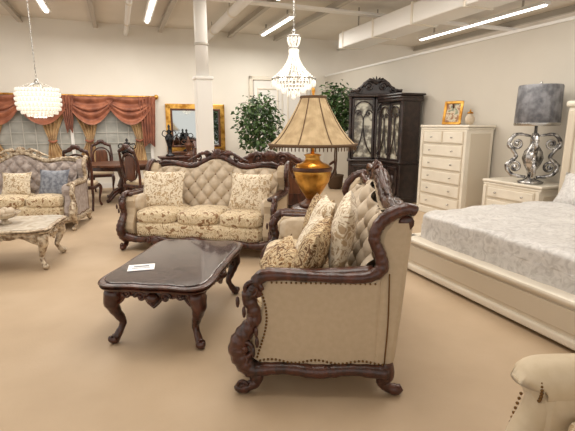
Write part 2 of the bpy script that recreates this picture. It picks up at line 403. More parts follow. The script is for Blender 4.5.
    def bo(u,v):
        x=-hw+.15+(W-.30)*u; zt=top(x)-.02; z=.17+(zt-.17)*v
        return (x,.935+.07*v,z)
    b.patch('outer_back',fab,bo,30,6)
    def bt(u,v):
        x=-hw+.15+(W-.30)*u; return (x,.90+.11*v,top(x)-.02)
    b.patch('outer_back',fab,bt,30,2)
    K=32;pts=[]
    for i in range(K+1):
        x=-hw+.03+(W-.06)*i/K
        pts.append((x,.955,top(x)+.015,.040+.012*math.exp(-(x/hw/.25)**2)))
    b.sweep('crest_rail',wood,pts,per=3,mod=.10,freq=85)
    c=top(0)
    b.sph('crest_shell',wood,(0,.94,c+.055),(.075,.03,.06))
    for k in range(-3,4):
        a=k*.38; b.sweep('crest_shell',wood,[(0,.92,c+.02,.012),(.05*math.sin(a),.915,c+.02+.05*math.cos(a),.018),(.11*math.sin(a),.925,c+.02+.105*math.cos(a),.007)],n=7,per=3)
    for s in (-1,1):
        b.spiral('crest_scroll',wood,(s*.15,.93,c+.035),(s,0,0),(0,0,1),.055,1.5,.016)
        b.spiral('crest_scroll',wood,(s*.28,.93,c-.0),(s,0,0),(0,0,-1),.05,1.4,.014)
        b.sweep('crest_leaf',wood,[(s*.10,.92,c+.05,.015),(s*.22,.91,c+.055,.024),(s*.34,.92,c-.005,.018),(s*.46,.93,c-.055,.006)],n=8,mod=.15,freq=120)
        b.spiral('crest_scroll',wood,(s*(hw-.12),.93,top(hw-.1)+.05),(-s,0,0),(0,0,1),.045,1.4,.013)
        b.sweep('crest_leaf',wood,[(s*(hw-.10),.92,top(hw)+.04,.010),(s*(hw-.25),.91,top(hw-.25)+.05,.022),(s*(hw-.40),.92,top(hw-.4)+.03,.006)],n=8,mod=.15,freq=120)
    for i,(m,x,y,z,w,h,t,r) in enumerate(pillows):
        b.pillow('throw_pillow_%d'%(i+1),m,(x,y,z),w,h,t,r)
    return b.done()

sofa('sofa',(-1.02,5.36,0),math.radians(-12.6),2.08,3,scale=.95,pillows=[
  (IVORYP,-.63,.50,.75,.60,.54,.20,(-.35,0,.15)),(IVORYP,.60,.50,.75,.60,.54,.20,(-.35,0,-.15))])
sofa('loveseat',(.21,3.09,0),math.radians(-92.5),1.78,2,pillows=[
  (LEAFP,.50,.46,.72,.50,.48,.19,(-.40,.1,-.25)),(IVORYP,.14,.46,.70,.48,.46,.19,(-.45,-.15,.05)),
  (LEAFP,.22,.24,.60,.40,.34,.15,(-.8,.15,.2)),(IVORYP,-.28,.54,.74,.50,.48,.18,(-.35,0,.1)),(LEAFP,-.58,.52,.72,.46,.44,.16,(-.35,0,.3)),
  (IVORYP,.42,.66,.86,.50,.48,.16,(-.2,.1,-.1))])
sofa('sofa',(-4.15,6.45,0),math.radians(8),2.1,3,wood=SILVW,fab=GREYF,seatm=FLORAL,backm=GREYF,scale=.93,pillows=[
  (BLUEG,.62,.52,.70,.50,.48,.17,(-.35,0,-.15)),(IVORYP,.05,.52,.70,.46,.40,.17,(-.35,0,0))])

# ---------------------------------------------------------------- coffee tables
def coffee_table(name,loc,rot,W,L,H,wood,topm,scale=1):
    b=B(name,loc,rot,scale)
    def outline(k,sc_=0):
        a=2*pi*k/96; n=5
        c,s_=math.cos(a),math.sin(a)
        r=1/((abs(c)**n+abs(s_)**n)**(1/n))
        x=r*c;y=r*s_
        wav=1+.035*math.cos(4*a)*-1 + .02*math.cos(8*a)
        return ((W/2+sc_)*x*wav,(L/2+sc_)*y*wav)
    def ring(levels,part,m,capt=True):
        V=[];F=[];n=96
        for off,z in levels:
            for k in range(n): 
                x,y=outline(k,off); V.append((x,y,z))
        for i in range(len(levels)-1):
            for k in range(n):
                k2=(k+1)%n; F.append((i*n+k,i*n+k2,(i+1)*n+k2,(i+1)*n+k))
        F.append(tuple(range(n-1,-1,-1))); F.append(tuple((len(levels)-1)*n+k for k in range(n)))
        b.add(part,m,V,F,False)
    ring([(-.05,H-.055),(-.015,H-.05),(-.005,H-.035),(-.02,H-.028),(0,H-.018),(.0,H-.008),(-.012,H-.002),(-.03,H-.001)],'top_frame',wood)
    ring([(-.035,H-.004),(-.035,H+.004),(-.04,H+.006)],'top_slab',topm)
    ix,iy=W/2-.13,L/2-.15
    for ax in (0,1):
        for s in (-1,1):
            ln=ix if ax==0 else iy
            def fn(u,v):
                t=u*2-1
                dep=.075+.035*math.cos(t*2*pi)+.02*math.cos(t*4*pi)
                z=H-.05-v*dep
                off=(iy if ax==0 else ix)+.03+.025*math.cos(t*pi/2)+.012*math.sin(v*pi)
                return (t*ln,s*off,z) if ax==0 else (s*off,t*ln,z)
            b.patch('apron',wood,fn,30,5)
            def fn2(u,v):
                p=fn(u,v); return (p[0],p[1]-s*.03,p[2]) if ax==0 else (p[0]-s*.03,p[1],p[2])
            b.patch('apron',wood,fn2,30,5)
            pts=[]
            for i in range(17):
                u=i/16;p=fn(u,1); pts.append((*p,.012))
            b.sweep('apron_bead',wood,pts,n=7,per=2,mod=.2,freq=150)
            off=(iy if ax==0 else ix)+.06
            e1=Vector((1,0,0)) if ax==0 else Vector((0,1,0)); nn=Vector((0,s,0)) if ax==0 else Vector((s,0,0))
            c=nn*off+Vector((0,0,H-.11))
            b.sph('cartouche',wood,c,(.05,.05,.04))
            for q in (-1,1):
                b.spiral('apron_scroll',wood,c+e1*(q*.09),e1*q,(0,0,1),.04,1.3,.011); b.spiral('apron_scroll',wood,c+e1*(q*.19)+Vector((0,0,.02)),e1*q,(0,0,-1),.032,1.2,.009)
    for sx in (-1,1):
        for sy in (-1,1):
            x,y=sx*ix,sy*iy; dx,dy=sx*.7,sy*.7
            P=lambda o,z,r:(x+dx*o,y+dy*o,z,r)
            b.sweep('leg',wood,[P(.0,H-.05,.05),P(.04,H-.10,.062),P(.06,H-.16,.055),P(.035,H-.24,.038),P(-.005,H-.32,.028),P(.0,.12,.024),P(.035,.06,.028),P(.06,.035,.036),P(.085,.04,.026),P(.09,.06,.012)],n=12,mod=.05,freq=100)
            for k in range(4):
                b.sph('knee_carving',wood,P(.085-k*.006,H-.09-k*.035,0)[:3],(.022,.022,.026),8,5)
            b.spiral('knee_scroll',wood,P(.075,H-.19,0)[:3],(dx,dy,0),(0,0,1),.03,1.2,.009)
    return b
b=coffee_table('coffee_table',(-.86,3.29,0),math.radians(-7),.81,1.22,.48,WOOD,MARBLE); b.done()
b=coffee_table('coffee_table',(-3.25,4.62,0),math.radians(12),1.35,.85,.46,SILVW,MARBLEW); b.done()
b=B('price_sign',(-1.09,3.06,.488),.25)
b.box('card',PAPER,(0,0,.002),(.19,.14,.004),.001); b.box('print',BLUEG,(0,.02,.0045),(.11,.025,.001),0); b.box('print',BLUEG,(0,-.02,.0045),(.13,.010,.001),0); b.done()
b=B('decor_bowl',(-3.1,4.6,.468))
b.lathe('bowl',SILVW,[(.07,0),(.03,.03),(.03,.05),(.12,.08),(.17,.13),(.15,.13),(.03,.07)],n=28)
for k in range(7): b.sph('sphere_fill',CREAM,(.07*math.cos(k),.07*math.sin(k),.13),.045)
b.done()
b=B('flower_vase',(-3.55,4.75,.468))
b.lathe('vase',CREAMW,[(.04,0),(.07,.05),(.08,.12),(.04,.2),(.05,.23)],n=24)
for k in range(24):
    a=random.random()*6.28;r=random.random()*.12; b.sph('blossoms',PAPER,(r*math.cos(a),r*math.sin(a),.28+random.random()*.12),.035,7,5)
b.done()

# ---------------------------------------------------------------- end table + urn lamp
ETX,ETY=.29,4.66
b=B('end_table',(ETX,ETY,0),.1)
b.lathe('table_top',WOOD,[(.22,.60),(.245,.61),(.255,.63),(.24,.65),(.23,.655)],n=40)
b.lathe('apron',WOOD,[(.20,.51),(.21,.53),(.21,.61)],n=40,mod=lambda a,z:1+.03*math.cos(8*a))
for k in range(4):
    a=pi/4+k*pi/2; c,s_=math.cos(a),math.sin(a)
    P=lambda o,z,r:(c*o,s_*o,z,r)
    b.sweep('leg_%d'%(k+1),WOOD,[P(.18,.58,.035),P(.21,.48,.04),P(.17,.3,.022),P(.16,.15,.018),P(.19,.05,.02),P(.22,.03,.026),P(.23,.05,.01)])
b.lathe('lower_shelf',WOOD,[(.15,.16),(.17,.17),(.15,.19)],n=32)
b.done()
b=B('table_lamp',(ETX-.02,ETY,.655),0,1.08)
b.lathe('lamp_foot',WOOD2,[(.13,0),(.13,.03),(.09,.05),(.06,.08)],n=32)
b.lathe('urn_body',GOLD,[(.055,.07),(.07,.10),(.11,.16),(.165,.25),(.19,.33),(.19,.38),(.165,.42),(.11,.44),(.08,.46),(.07,.50),(.09,.52),(.05,.53)],n=40,mod=lambda a,z:1+(.02*math.cos(14*a) if z<.36 else 0))
for s in (-1,1):
    b.sweep('urn_handle',WOOD2,[(s*.17,0,.42,.012),(s*.22,0,.45,.014),(s*.225,0,.38,.012),(s*.19,0,.30,.012)]); b.sph('handle_mask',WOOD2,(s*.185,0,.31),(.02,.025,.03))
b.lathe('urn_band',WOOD2,[(.195,.36),(.2,.37),(.2,.39),(.192,.40)],n=40)
b.lathe('stem',GOLD,[(.02,.52),(.015,.62),(.02,.66),(.012,.70),(.012,1.12)],n=14)
b.M=Matrix.Translation((0,0,.055))
sp=[(.42,.56),(.40,.575),(.34,.635),(.28,.715),(.225,.805),(.175,.895),(.135,.975),(.12,1.015)]
b.lathe('lamp_shade',SHADE,sp,n=160,mod=lambda a,z:1+.015*math.cos(40*a)+.02*abs(math.cos(4*a)),cap=False)
b.lathe('shade_trim',SHADETRIM,[(.423,.55),(.435,.56),(.432,.58),(.412,.575)],n=64,mod=lambda a,z:1+.02*abs(math.cos(4*a)),cap=False)
b.lathe('shade_trim',SHADETRIM,[(.127,1.005),(.133,1.015),(.125,1.03)],n=48,cap=False)
for k in range(8):
    a=pi/8+k*pi/4
    b.sweep('shade_rib',SHADETRIM,[(r*1.012*math.cos(a),r*1.012*math.sin(a),z,.0045) for r,z in sp],n=6,per=2)
for k in range(72):
    a=2*pi*k/72; b.sph('bead_fringe',SHADETRIM,(.425*math.cos(a),.425*math.sin(a),.535),(.006,.006,.022),6,4)
for k in range(3):
    a=2*pi*k/3; b.sweep('spider',GOLD,[(0,0,1.01,.004),(.12*math.cos(a),.12*math.sin(a),1.01,.004)],n=5,per=2)
b.sph('finial',GOLD,(0,0,1.08),(.018,.018,.03)); b.sph('bulb',BULB,(0,0,.80),(.03,.03,.045))
b.done()
pl=bpy.data.lights.new('lamp_glow','POINT'); pl.energy=5; pl.color=(1,.8,.55); pl.shadow_soft_size=.05
o=bpy.data.objects.new('lamp_glow',pl); o.location=(ETX-.02,ETY,1.64); sc.collection.objects.link(o)

# ---------------------------------------------------------------- modern bed (right)
b=B('bed',rp(0,0),A)
r0,r1,f0,f1=2.80,5.22,1.70,3.72
cx,cy=(r0+r1)/2,(f0+f1)/2
b.box('plinth',CREAMW2,(cx+.06,cy,.05),(r1-r0-.14,f1-f0-.1,.10),.01)
b.box('footboard',CREAMW,(r0+.04,cy,.20),(.08,f1-f0,.27),.02); b.box('footboard_cap',CREAMW,(r0+.05,cy,.345),(.17,f1-f0+.05,.045),.018); b.box('footboard_base',CREAMW,(r0+.03,cy,.06),(.12,f1-f0+.03,.06),.015)
b.box('footboard_panel',CREAMW2,(r0-.005,cy,.21),(.02,f1-f0-.16,.17),.008)
for fy in (f0,f1): 
    b.box('side_rail',CREAMW,(cx,fy,.20),(r1-r0,.07,.27),.02); b.box('side_cap',CREAMW,(cx,fy,.345),(r1-r0,.12,.045),.018)
b.box('headboard',CREAMW,(r1-.02,cy,.88),(.10,f1-f0+.16,1.74),.03); b.box('headboard_cap',CREAMW,(r1-.02,cy,1.78),(.16,f1-f0+.20,.07),.025)
for fy in (f0+.1,cy,f1-.0): b.box('headboard_pilaster',CREAMW2,(r1-.085,fy,.95),(.04,.10,1.5),.01)
b.box('headboard_panel',BEIGE,(r1-.08,cy,1.1),(.03,f1-f0-.3,1.0),.02)
b.box('mattress',PAPER,((r0+r1)/2+.02,cy,.42),(r1-r0-.26,f1-f0-.16,.24),.04)
def qf(p):
    x,y,z=p
    if z>.5: z+=.008*math.sin(x*9+1.5*math.sin(y*5))+.007*math.sin(y*11+x*3)+.004*math.sin(x*23+y*17)
    else:
        y+=.006*math.sin(x*22); x+=.006*math.sin(y*22)
    return [x,y,z]
b.rbox('comforter',BEDQ,((r0+.09+r1-.10)/2,cy,.47),(r1-r0-.19,f1-f0-.05,.345),12,48,fn=qf)
for fy in (f0+.5,f1-.5):
    b.pillow('pillow',BEDQ,(r1-.35,fy,.78),.75,.45,.18,(-.5,0,-pi/2))
b.pillow('pillow',PAPER,(r1-.52,cy,.74),.5,.36,.14,(-.6,0,-pi/2))
b.done()

def drawers(name,r,f,w,d,h,rows,feet=.08,wood=CREAMW,panel=CREAMW2,split_top=True):
    b=B(name,rp(r,f),A-pi/2)
    b.box('carcass',wood,(0,0,feet+(h-feet-.04)/2),(w,d,h-feet-.04),.012)
    b.box('top',wood,(0,0,h-.02),(w+.05,d+.04,.04),.012); b.box('cornice',wood,(0,0,h-.06),(w+.025,d+.02,.03),.01)
    b.box('plinth',wood,(0,0,.055),(w+.03,d+.03,.11),.012)
    for sx in (-1,1): b.box('pilaster',wood,(sx*(w/2-.03),-d/2-.006,feet+(h-feet)/2-.03),(.055,.03,h-feet-.1),.008)
    rh=(h-feet-.14)/rows
    for i in range(rows):
        z=feet+.05+rh*(i+.5)
        cols=2 if (split_top and i==rows-1) else 1
        cw=(w-.14)/cols
        for j in range(cols):
            x=-(w-.14)/2+cw*(j+.5)
            b.box('drawer_front_%d'%(i+1),panel,(x,-d/2-.004,z),(cw-.015,.02,rh-.015),.004)
            b.box('drawer_front_%d'%(i+1),wood,(x,-d/2-.012,z),(cw-.05,.02,rh-.05),.006)
            ks=(0,) if cw<.5 else (-cw*.28,cw*.28)
            for k in ks:
                b.lathe('knob',CHROME,[(.006,0),(.006,.02),(.014,.025),(.012,.035)],M=Matrix.Translation((x+k,-d/2-.02,z))@Matrix.Rotation(pi/2,4,'X'),n=12)
    for sx in (-1,1): b.box('side_panel',panel,(sx*(w/2+.002),0,feet+(h-feet)/2-.03),(.012,d-.12,h-feet-.2),.005)
    return b
b=drawers('chest_of_drawers',5.28,5.82,1.10,.52,1.53,6); b.done()
b=drawers('nightstand',5.30,4.42,.94,.50,.75,3,split_top=False); b.done()
b=B('picture_frame',rp(5.28,5.95,1.532),A-pi/2+.35)
b.M=Matrix.Rotation(-.18,4,'X')
frame_rect(b,'gilt_frame',GOLD,0,0,.20,.34,.40,.05,.03); b.box('print',PICT,(0,.005,.20),(.25,.01,.31),0)
b.M=Matrix.Identity(4)
b.box('easel_leg',WOOD2,(0,.12,.16),(.03,.012,.33),0,M=Matrix.Rotation(.25,4,'X')); b.done()
b=B('ginger_jar',rp(5.3,5.55,1.532)); b.lathe('jar',CREAM,[(.04,0),(.07,.05),(.075,.11),(.04,.16),(.045,.18)],n=24); b.lathe('lid',GOLD,[(.05,.175),(.04,.2),(.012,.21),(.015,.235),(.003,.24)],n=20); b.done()
b=B('ornate_table_lamp',rp(5.20,4.25,.752),A-pi/2,1.02)
b.lathe('foot',SILVERB,[(.15,0),(.16,.02),(.12,.04),(.06,.06),(.04,.10)],n=28)
b.lathe('stem',SILVERB,[(.03,.08),(.05,.16),(.09,.24),(.12,.33),(.10,.42),(.05,.5),(.03,.56),(.05,.6),(.02,.64),(.015,.8),(.015,1.25)],n=24,mod=lambda a,z:1+.08*math.cos(8*a))
for k in range(4):
    a=k*pi/2+pi/4; c,s_=math.cos(a),math.sin(a)
    b.sweep('scroll_arm',SILVERB,[(c*.06,s_*.06,.08,.018),(c*.23,s_*.23,.11,.026),(c*.30,s_*.30,.23,.027),(c*.20,s_*.20,.34,.024),(c*.24,s_*.24,.43,.024),(c*.30,s_*.30,.52,.026),(c*.22,s_*.22,.64,.022),(c*.05,s_*.05,.62,.014)],mod=.12,freq=80)
    b.spiral('scroll',SILVERB,(c*.20,s_*.20,.21),(c,s_,0),(0,0,1),.08,1.5,.019); b.spiral('scroll',SILVERB,(c*.20,s_*.20,.52),(c,s_,0),(0,0,-1),.075,1.5,.018)
b.lathe('drum_shade',GSHADE,[(.25,.76),(.265,.78),(.255,1.24),(.245,1.26)],n=96,mod=lambda a,z:1+.012*math.cos(30*a),cap=False)
b.lathe('shade_band',CHROME,[(.258,.75),(.272,.765),(.268,.79)],n=64,cap=False)
for k in range(3):
    a=2*pi*k/3; b.sweep('spider',CHROME,[(0,0,1.24,.004),(.245*math.cos(a),.245*math.sin(a),1.24,.004)],n=5,per=2)
b.sph('finial',CHROME,(0,0,1.28),(.02,.02,.03))
b.done()

# ---------------------------------------------------------------- china cabinets
def cabinet(name,loc,rot,w,h,crest,d=.45):
    b=B(name,loc,rot)
    lo=.78; body=h-(.30 if crest else .12)
    b.box('base_cabinet',DARK,(0,0,.43),(w,d,.70),.02); b.box('plinth',DARK,(0,0,.06),(w+.05,d+.04,.12),.02); b.box('waist_moulding',DARK,(0,-.01,lo+.02),(w+.06,d+.06,.05),.02)
    b.box('back_panel',DARK,(0,d/2-.03,(lo+body)/2),(w-.04,.03,body-lo),0)
    for sx in (-1,1): 
        b.box('side_panel',DARK,(sx*(w/2-.03),0,(lo+body)/2),(.05,d-.05,body-lo),.01)
        b.sweep('corner_column',DARK,[(sx*(w/2-.02),-d/2+.02,lo+.03,.04),(sx*(w/2-.02),-d/2+.02,lo+.2,.028),(sx*(w/2-.02),-d/2+.02,(lo+body)/2,.034),(sx*(w/2-.02),-d/2+.02,body-.2,.028),(sx*(w/2-.02),-d/2+.02,body,.045)],mod=.12,freq=110)
        b.sweep('foot',DARK,[(sx*(w/2-.05),-d/2,.12,.05),(sx*(w/2),-d/2-.04,.07,.045),(sx*(w/2-.02),-d/2-.03,.03,.03)])
    for z in (lo+.42,lo+.78,lo+1.1):
        if z<body-.1:
            b.box('shelf',DARK,(0,0,z),(w-.1,d-.1,.02),0)
            for k in range(4): b.lathe('dishes',PAPER,[(.03,0),(.06,.04),(.07,.09),(.06,.09)],(-w*.33+k*w*.22,.03,z+.012),n=14)
    b.box('top_board',DARK,(0,-.01,body),(w+.08,d+.06,.06),.02)
    nd=2
    for i in range(nd):
        cx=-w/2+.05+(w-.1)/nd*(i+.5); dw=(w-.1)/nd
        frame_rect(b,'lower_door',DARK,cx,-d/2-.015,.44,dw-.02,.56,.07,.035); b.sph('door_carving',DARK,(cx,-d/2-.01,.44),(.09,.03,.12)); b.sph('pull',GOLD,(cx+(.12 if i==0 else -.12),-d/2-.04,.5),.018)
        zc=(lo+body)/2
        frame_rect(b,'glass_door',DARK,cx,-d/2+.02,zc,dw-.01,body-lo-.08,.05,.035)
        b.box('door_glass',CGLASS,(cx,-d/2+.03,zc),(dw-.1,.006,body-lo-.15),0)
        R=(dw-.1)/2; zt=body-.12-R
        pts=[(cx+R*math.cos(t),-d/2,zt+R*math.sin(t),.016) for t in [pi*k/10 for k in range(11)]]
        b.sweep('arch_tracery',DARK,pts,n=7,per=2)
        for q in (-1,1):
            b.spiral('tracery_scroll',DARK,(cx+q*R*.55,-d/2,zt-.05),(q,0,0),(0,0,1),R*.4,1.3,.012)
            b.sweep('tracery',DARK,[(cx+q*R,-d/2,lo+.15,.012),(cx+q*R*.3,-d/2,lo+.4,.014),(cx,-d/2,zt-.2,.012),(cx+q*R*.5,-d/2,zt,.01)],n=7)
    if crest:
        poly=[(-w/2,0)]+[(-w/2+w*i/20, .02+.24*math.sin(pi*i/20)**1.3+.03*math.cos(i/20*6*pi)) for i in range(21)]+[(w/2,0)]
        b.prism('pediment',DARK,[(x,z+body+.02) for x,z in poly],-d/2+.02,-d/2+.08,'y',.012)
        b.sweep('pediment_moulding',DARK,[(-w/2+w*i/20,-d/2,body+.05+.24*math.sin(pi*i/20)**1.3+.03*math.cos(i/20*6*pi),.028) for i in range(21)],per=2,mod=.2,freq=60)
        for q in (-1,1):
            b.spiral('pediment_scroll',DARK,(q*.14,-d/2-.02,body+.17),(q,0,0),(0,0,1),.09,1.6,.02); b.spiral('pediment_scroll',DARK,(q*.34,-d/2-.02,body+.11),(q,0,0),(0,0,-1),.07,1.5,.018)
        for k in range(-2,3): b.sweep('plume',DARK,[(0,-d/2,body+.22,.02),(.05*k,-d/2-.02,body+.31,.022),(.075*k,-d/2,body+.37-.02*abs(k),.006)],n=7,per=3)
    else:
        b.box('crown',DARK,(0,-.02,body+.05),(w+.08,d+.08,.06),.025); b.box('crown_upper',DARK,(0,-.02,body+.10),(w+.13,d+.11,.04),.015)
    return b
cabinet('china_cabinet',(1.83,9.3,0),math.radians(-8),1.04,2.42,True).done()
q=rp(5.27,7.42); cabinet('china_cabinet',q,A-pi/2,.82,2.12,False).done()

b=B('carved_bed',(-.28,7.2,0),math.radians(-4))
w=1.5
poly=[(-w/2,.2)]+[(-w/2+w*i/24,.86+.16*math.sin(pi*i/24)+.03*math.cos(i/24*6*pi)) for i in range(25)]+[(w/2,.2)]
b.prism('headboard',WOOD,poly,-.03,.03,'y',.012)
b.sweep('crest',WOOD,[(-w/2+w*i/24,-.02,.89+.16*math.sin(pi*i/24)+.03*math.cos(i/24*6*pi),.04) for i in range(25)],per=2,mod=.2,freq=60)
for s in (-1,1):
    b.lathe('bed_post',WOOD,[(.06,0),(.05,.1),(.07,.2),(.05,.5),(.06,.8),(.075,.9),(.04,.95),(.06,1.0),(.02,1.06)],(s*w/2,0,0),n=20)
    b.spiral('scroll',WOOD,(s*.2,-.05,.98),(s,0,0),(0,0,1),.08,1.5,.02); b.spiral('scroll',WOOD,(s*.45,-.05,.86),(s,0,0),(0,0,-1),.07,1.5,.02)
b.sph('crest_shell',WOOD,(0,-.05,1.04),(.11,.04,.08)); b.prism('inset_panel',WOOD2,[(-.5,.4),(.5,.4),(.5,.75),(.25,.85),(-.25,.85),(-.5,.75)],-.045,-.03,'y',.006)
b.box('bed_base',WOOD,(0,.95,.28),(w-.06,1.85,.22),.03); b.rbox('mattress',CREAM,(0,.98,.5),(w-.1,1.8,.26),7,10); b.pillow('pillow',CREAM,(-.35,.3,.68),.55,.35,.16,(-1.0,0,0)); b.pillow('pillow',CREAM,(.35,.3,.68),.55,.35,.16,(-1.0,0,0))
b.done()

# ---------------------------------------------------------------- ficus trees
def ficus(loc,h,r,n):
    b=B('potted_ficus_tree',loc)
    b.lathe('pot',BARK,[(.13,0),(.17,.05),(.2,.3),(.21,.34),(.18,.34),(.17,.3)],n=24)
    for k in range(3):
        a=k*2.1; b.sweep('trunk',BARK,[(.03*math.cos(a),.03*math.sin(a),.3,.022),(-.03*math.cos(a),-.03*math.sin(a),.8,.018),(.05*math.cos(a),.05*math.sin(a),h-.7,.014),(.2*math.cos(a),.2*math.sin(a),h-.25,.006)],n=7)
    for k in range(14):
        a=k*2.4; z=h-1.0+k*.055; b.sweep('branch',BARK,[(0,0,z,.01),(r*.5*math.cos(a),r*.5*math.sin(a),z+.15,.006),(r*.9*math.cos(a),r*.9*math.sin(a),z+.12,.003)],n=5,per=3)
    V=[];F=[]
    for _ in range(n):
        while True:
            p=Vector((random.uniform(-1,1),random.uniform(-1,1),random.uniform(-1,1)))
            if .25<p.length<1: break
        p*=.75+.4*random.random()
        c=Vector((p.x*r,p.y*r,h-.66+p.z*.68)); L=random.uniform(.08,.15)
        R=Euler((random.uniform(-1.2,.6),random.uniform(-.8,.8),random.uniform(0,6.28))).to_matrix()
        o=len(V)
        for q in ((0,0,0),(.28*L,.4*L,.04*L),(0,L,-.1*L),(-.28*L,.4*L,.04*L)): V.append(c+R@Vector(q))
        F.append((o,o+1,o+2)); F.append((o,o+2,o+3))
    b.add('foliage',LEAF,V,F,False); b.done()
ficus((-.66,9.98,0),2.2,.55,1500)
ficus((1.17,10.48,0),2.5,.52,1400)

# ---------------------------------------------------------------- dining set
def chair(loc,rot,m=WOOD,seatm=BEIGE):
    b=B('dining_chair',loc,rot)
    for sx in (-1,1):
        b.sweep('front_leg',m,[(sx*.21,-.2,.44,.03),(sx*.24,-.23,.36,.032),(sx*.21,-.2,.15,.018),(sx*.23,-.24,.03,.026)],n=8)
        b.sweep('back_leg',m,[(sx*.19,.26,.0,.02),(sx*.2,.2,.25,.022),(sx*.2,.2,.45,.025),(sx*.22,.24,.8,.024),(sx*.19,.30,1.08,.022)],n=8)
    b.box('seat_frame',m,(0,0,.42),(.48,.46,.07),.02); b.rbox('seat',seatm,(0,0,.475),(.46,.44,.09),5,8)
    b.rbox('back_pad',WOOD2,(0,.24,.76),(.26,.04,.44),4,8)
    b.sweep('crest',m,[(-.2,.3,1.06,.03),(-.1,.30,1.10,.035),(0,.30,1.16,.045),(.1,.30,1.10,.035),(.2,.3,1.06,.03)],mod=.15,freq=80)
    b.sweep('splat_frame',m,[(0,.23,.52,.018),(-.16,.24,.62,.018),(-.16,.25,.92,.018),(0,.28,1.02,.02),(.16,.25,.92,.018),(.16,.24,.62,.018),(0,.23,.52,.018)],n=8)
    b.done()
DT=(-3.4,8.9)
b=B('dining_table',(DT[0],DT[1],0),A)
poly=[(.62*1.3*math.cos(2*pi*k/48),.62*math.sin(2*pi*k/48)) for k in range(48)]
b.prism('table_top',WOOD2,poly,.72,.765,'z',.012); b.prism('apron',WOOD,[(x*.85,y*.85) for x,y in poly],.64,.72,'z',.01)
b.lathe('pedestal',WOOD,[(.12,.12),(.1,.2),(.14,.3),(.08,.45),(.12,.6),(.16,.65)],n=24)
for k in range(4):
    a=pi/4+k*pi/2;c,s_=math.cos(a),math.sin(a); b.sweep('claw_foot',WOOD,[(c*.08,s_*.08,.22,.05),(c*.25,s_*.25,.17,.045),(c*.42,s_*.42,.05,.035),(c*.48,s_*.48,.035,.035)],n=8)
b.done()
chair((-2.75,8.05,0),math.radians(150)); chair((-3.75,7.85,0),math.radians(190)); chair((-2.25,9.1,0),math.radians(-70)); chair((-4.2,9.75,0),math.radians(20))
b=B('black_urn',(-3.3,8.95,.766)); b.lathe('urn',BLACKM,[(.08,0),(.08,.02),(.03,.05),(.06,.1),(.12,.2),(.13,.27),(.07,.33),(.04,.37),(.07,.40),(.02,.42),(.03,.46),(.005,.5)],n=28)
for q in (-1,1): b.sweep('handle',BLACKM,[(q*.12,0,.28,.01),(q*.18,0,.32,.01),(q*.15,0,.38,.01),(q*.05,0,.36,.01)],n=7)
b.done()
b=drawers('sideboard',1.9,11.1,1.5,.45,.88,2,wood=WOOD2,panel=WOOD,split_top=False); e=b.done(); e.rotation_euler=(0,0,A)
def candle(name,loc,h,m=BLACKM):
    b=B(name,loc); b.lathe('body',m,[(.10,0),(.10,.03),(.04,.06),(.05,h*.3),(.09,h*.5),(.10,h*.6),(.04,h*.72),(.06,h*.78),(.02,h*.84),(.03,h*.95),(.005,h)],n=24)
    for q in (-1,1): b.sweep('handle',m,[(q*.09,0,h*.6,.01),(q*.16,0,h*.68,.01),(q*.12,0,h*.8,.01),(q*.04,0,h*.76,.01)],n=7)
    b.done()
candle('black_vase',rp(1.6,11.1,.882),.55); candle('black_vase',rp(2.2,11.1,.882),.7)
b=B('console_table',(-2.55,10.1,0),A)
b.box('top',WOOD,(0,0,.80),(.9,.4,.04),.015); b.box('apron',WOOD,(0,0,.73),(.8,.34,.10),.01)
for sx in (-1,1):
    for sy in (-1,1): b.sweep('leg',WOOD,[(sx*.36,sy*.14,.72,.035),(sx*.38,sy*.15,.55,.035),(sx*.34,sy*.13,.2,.018),(sx*.37,sy*.15,.03,.026)],n=8)
b.done()
candle('black_vase',(-2.72,10.05,.822),.72); candle('bronze_vase',(-2.32,10.2,.822),.45,WOOD2)

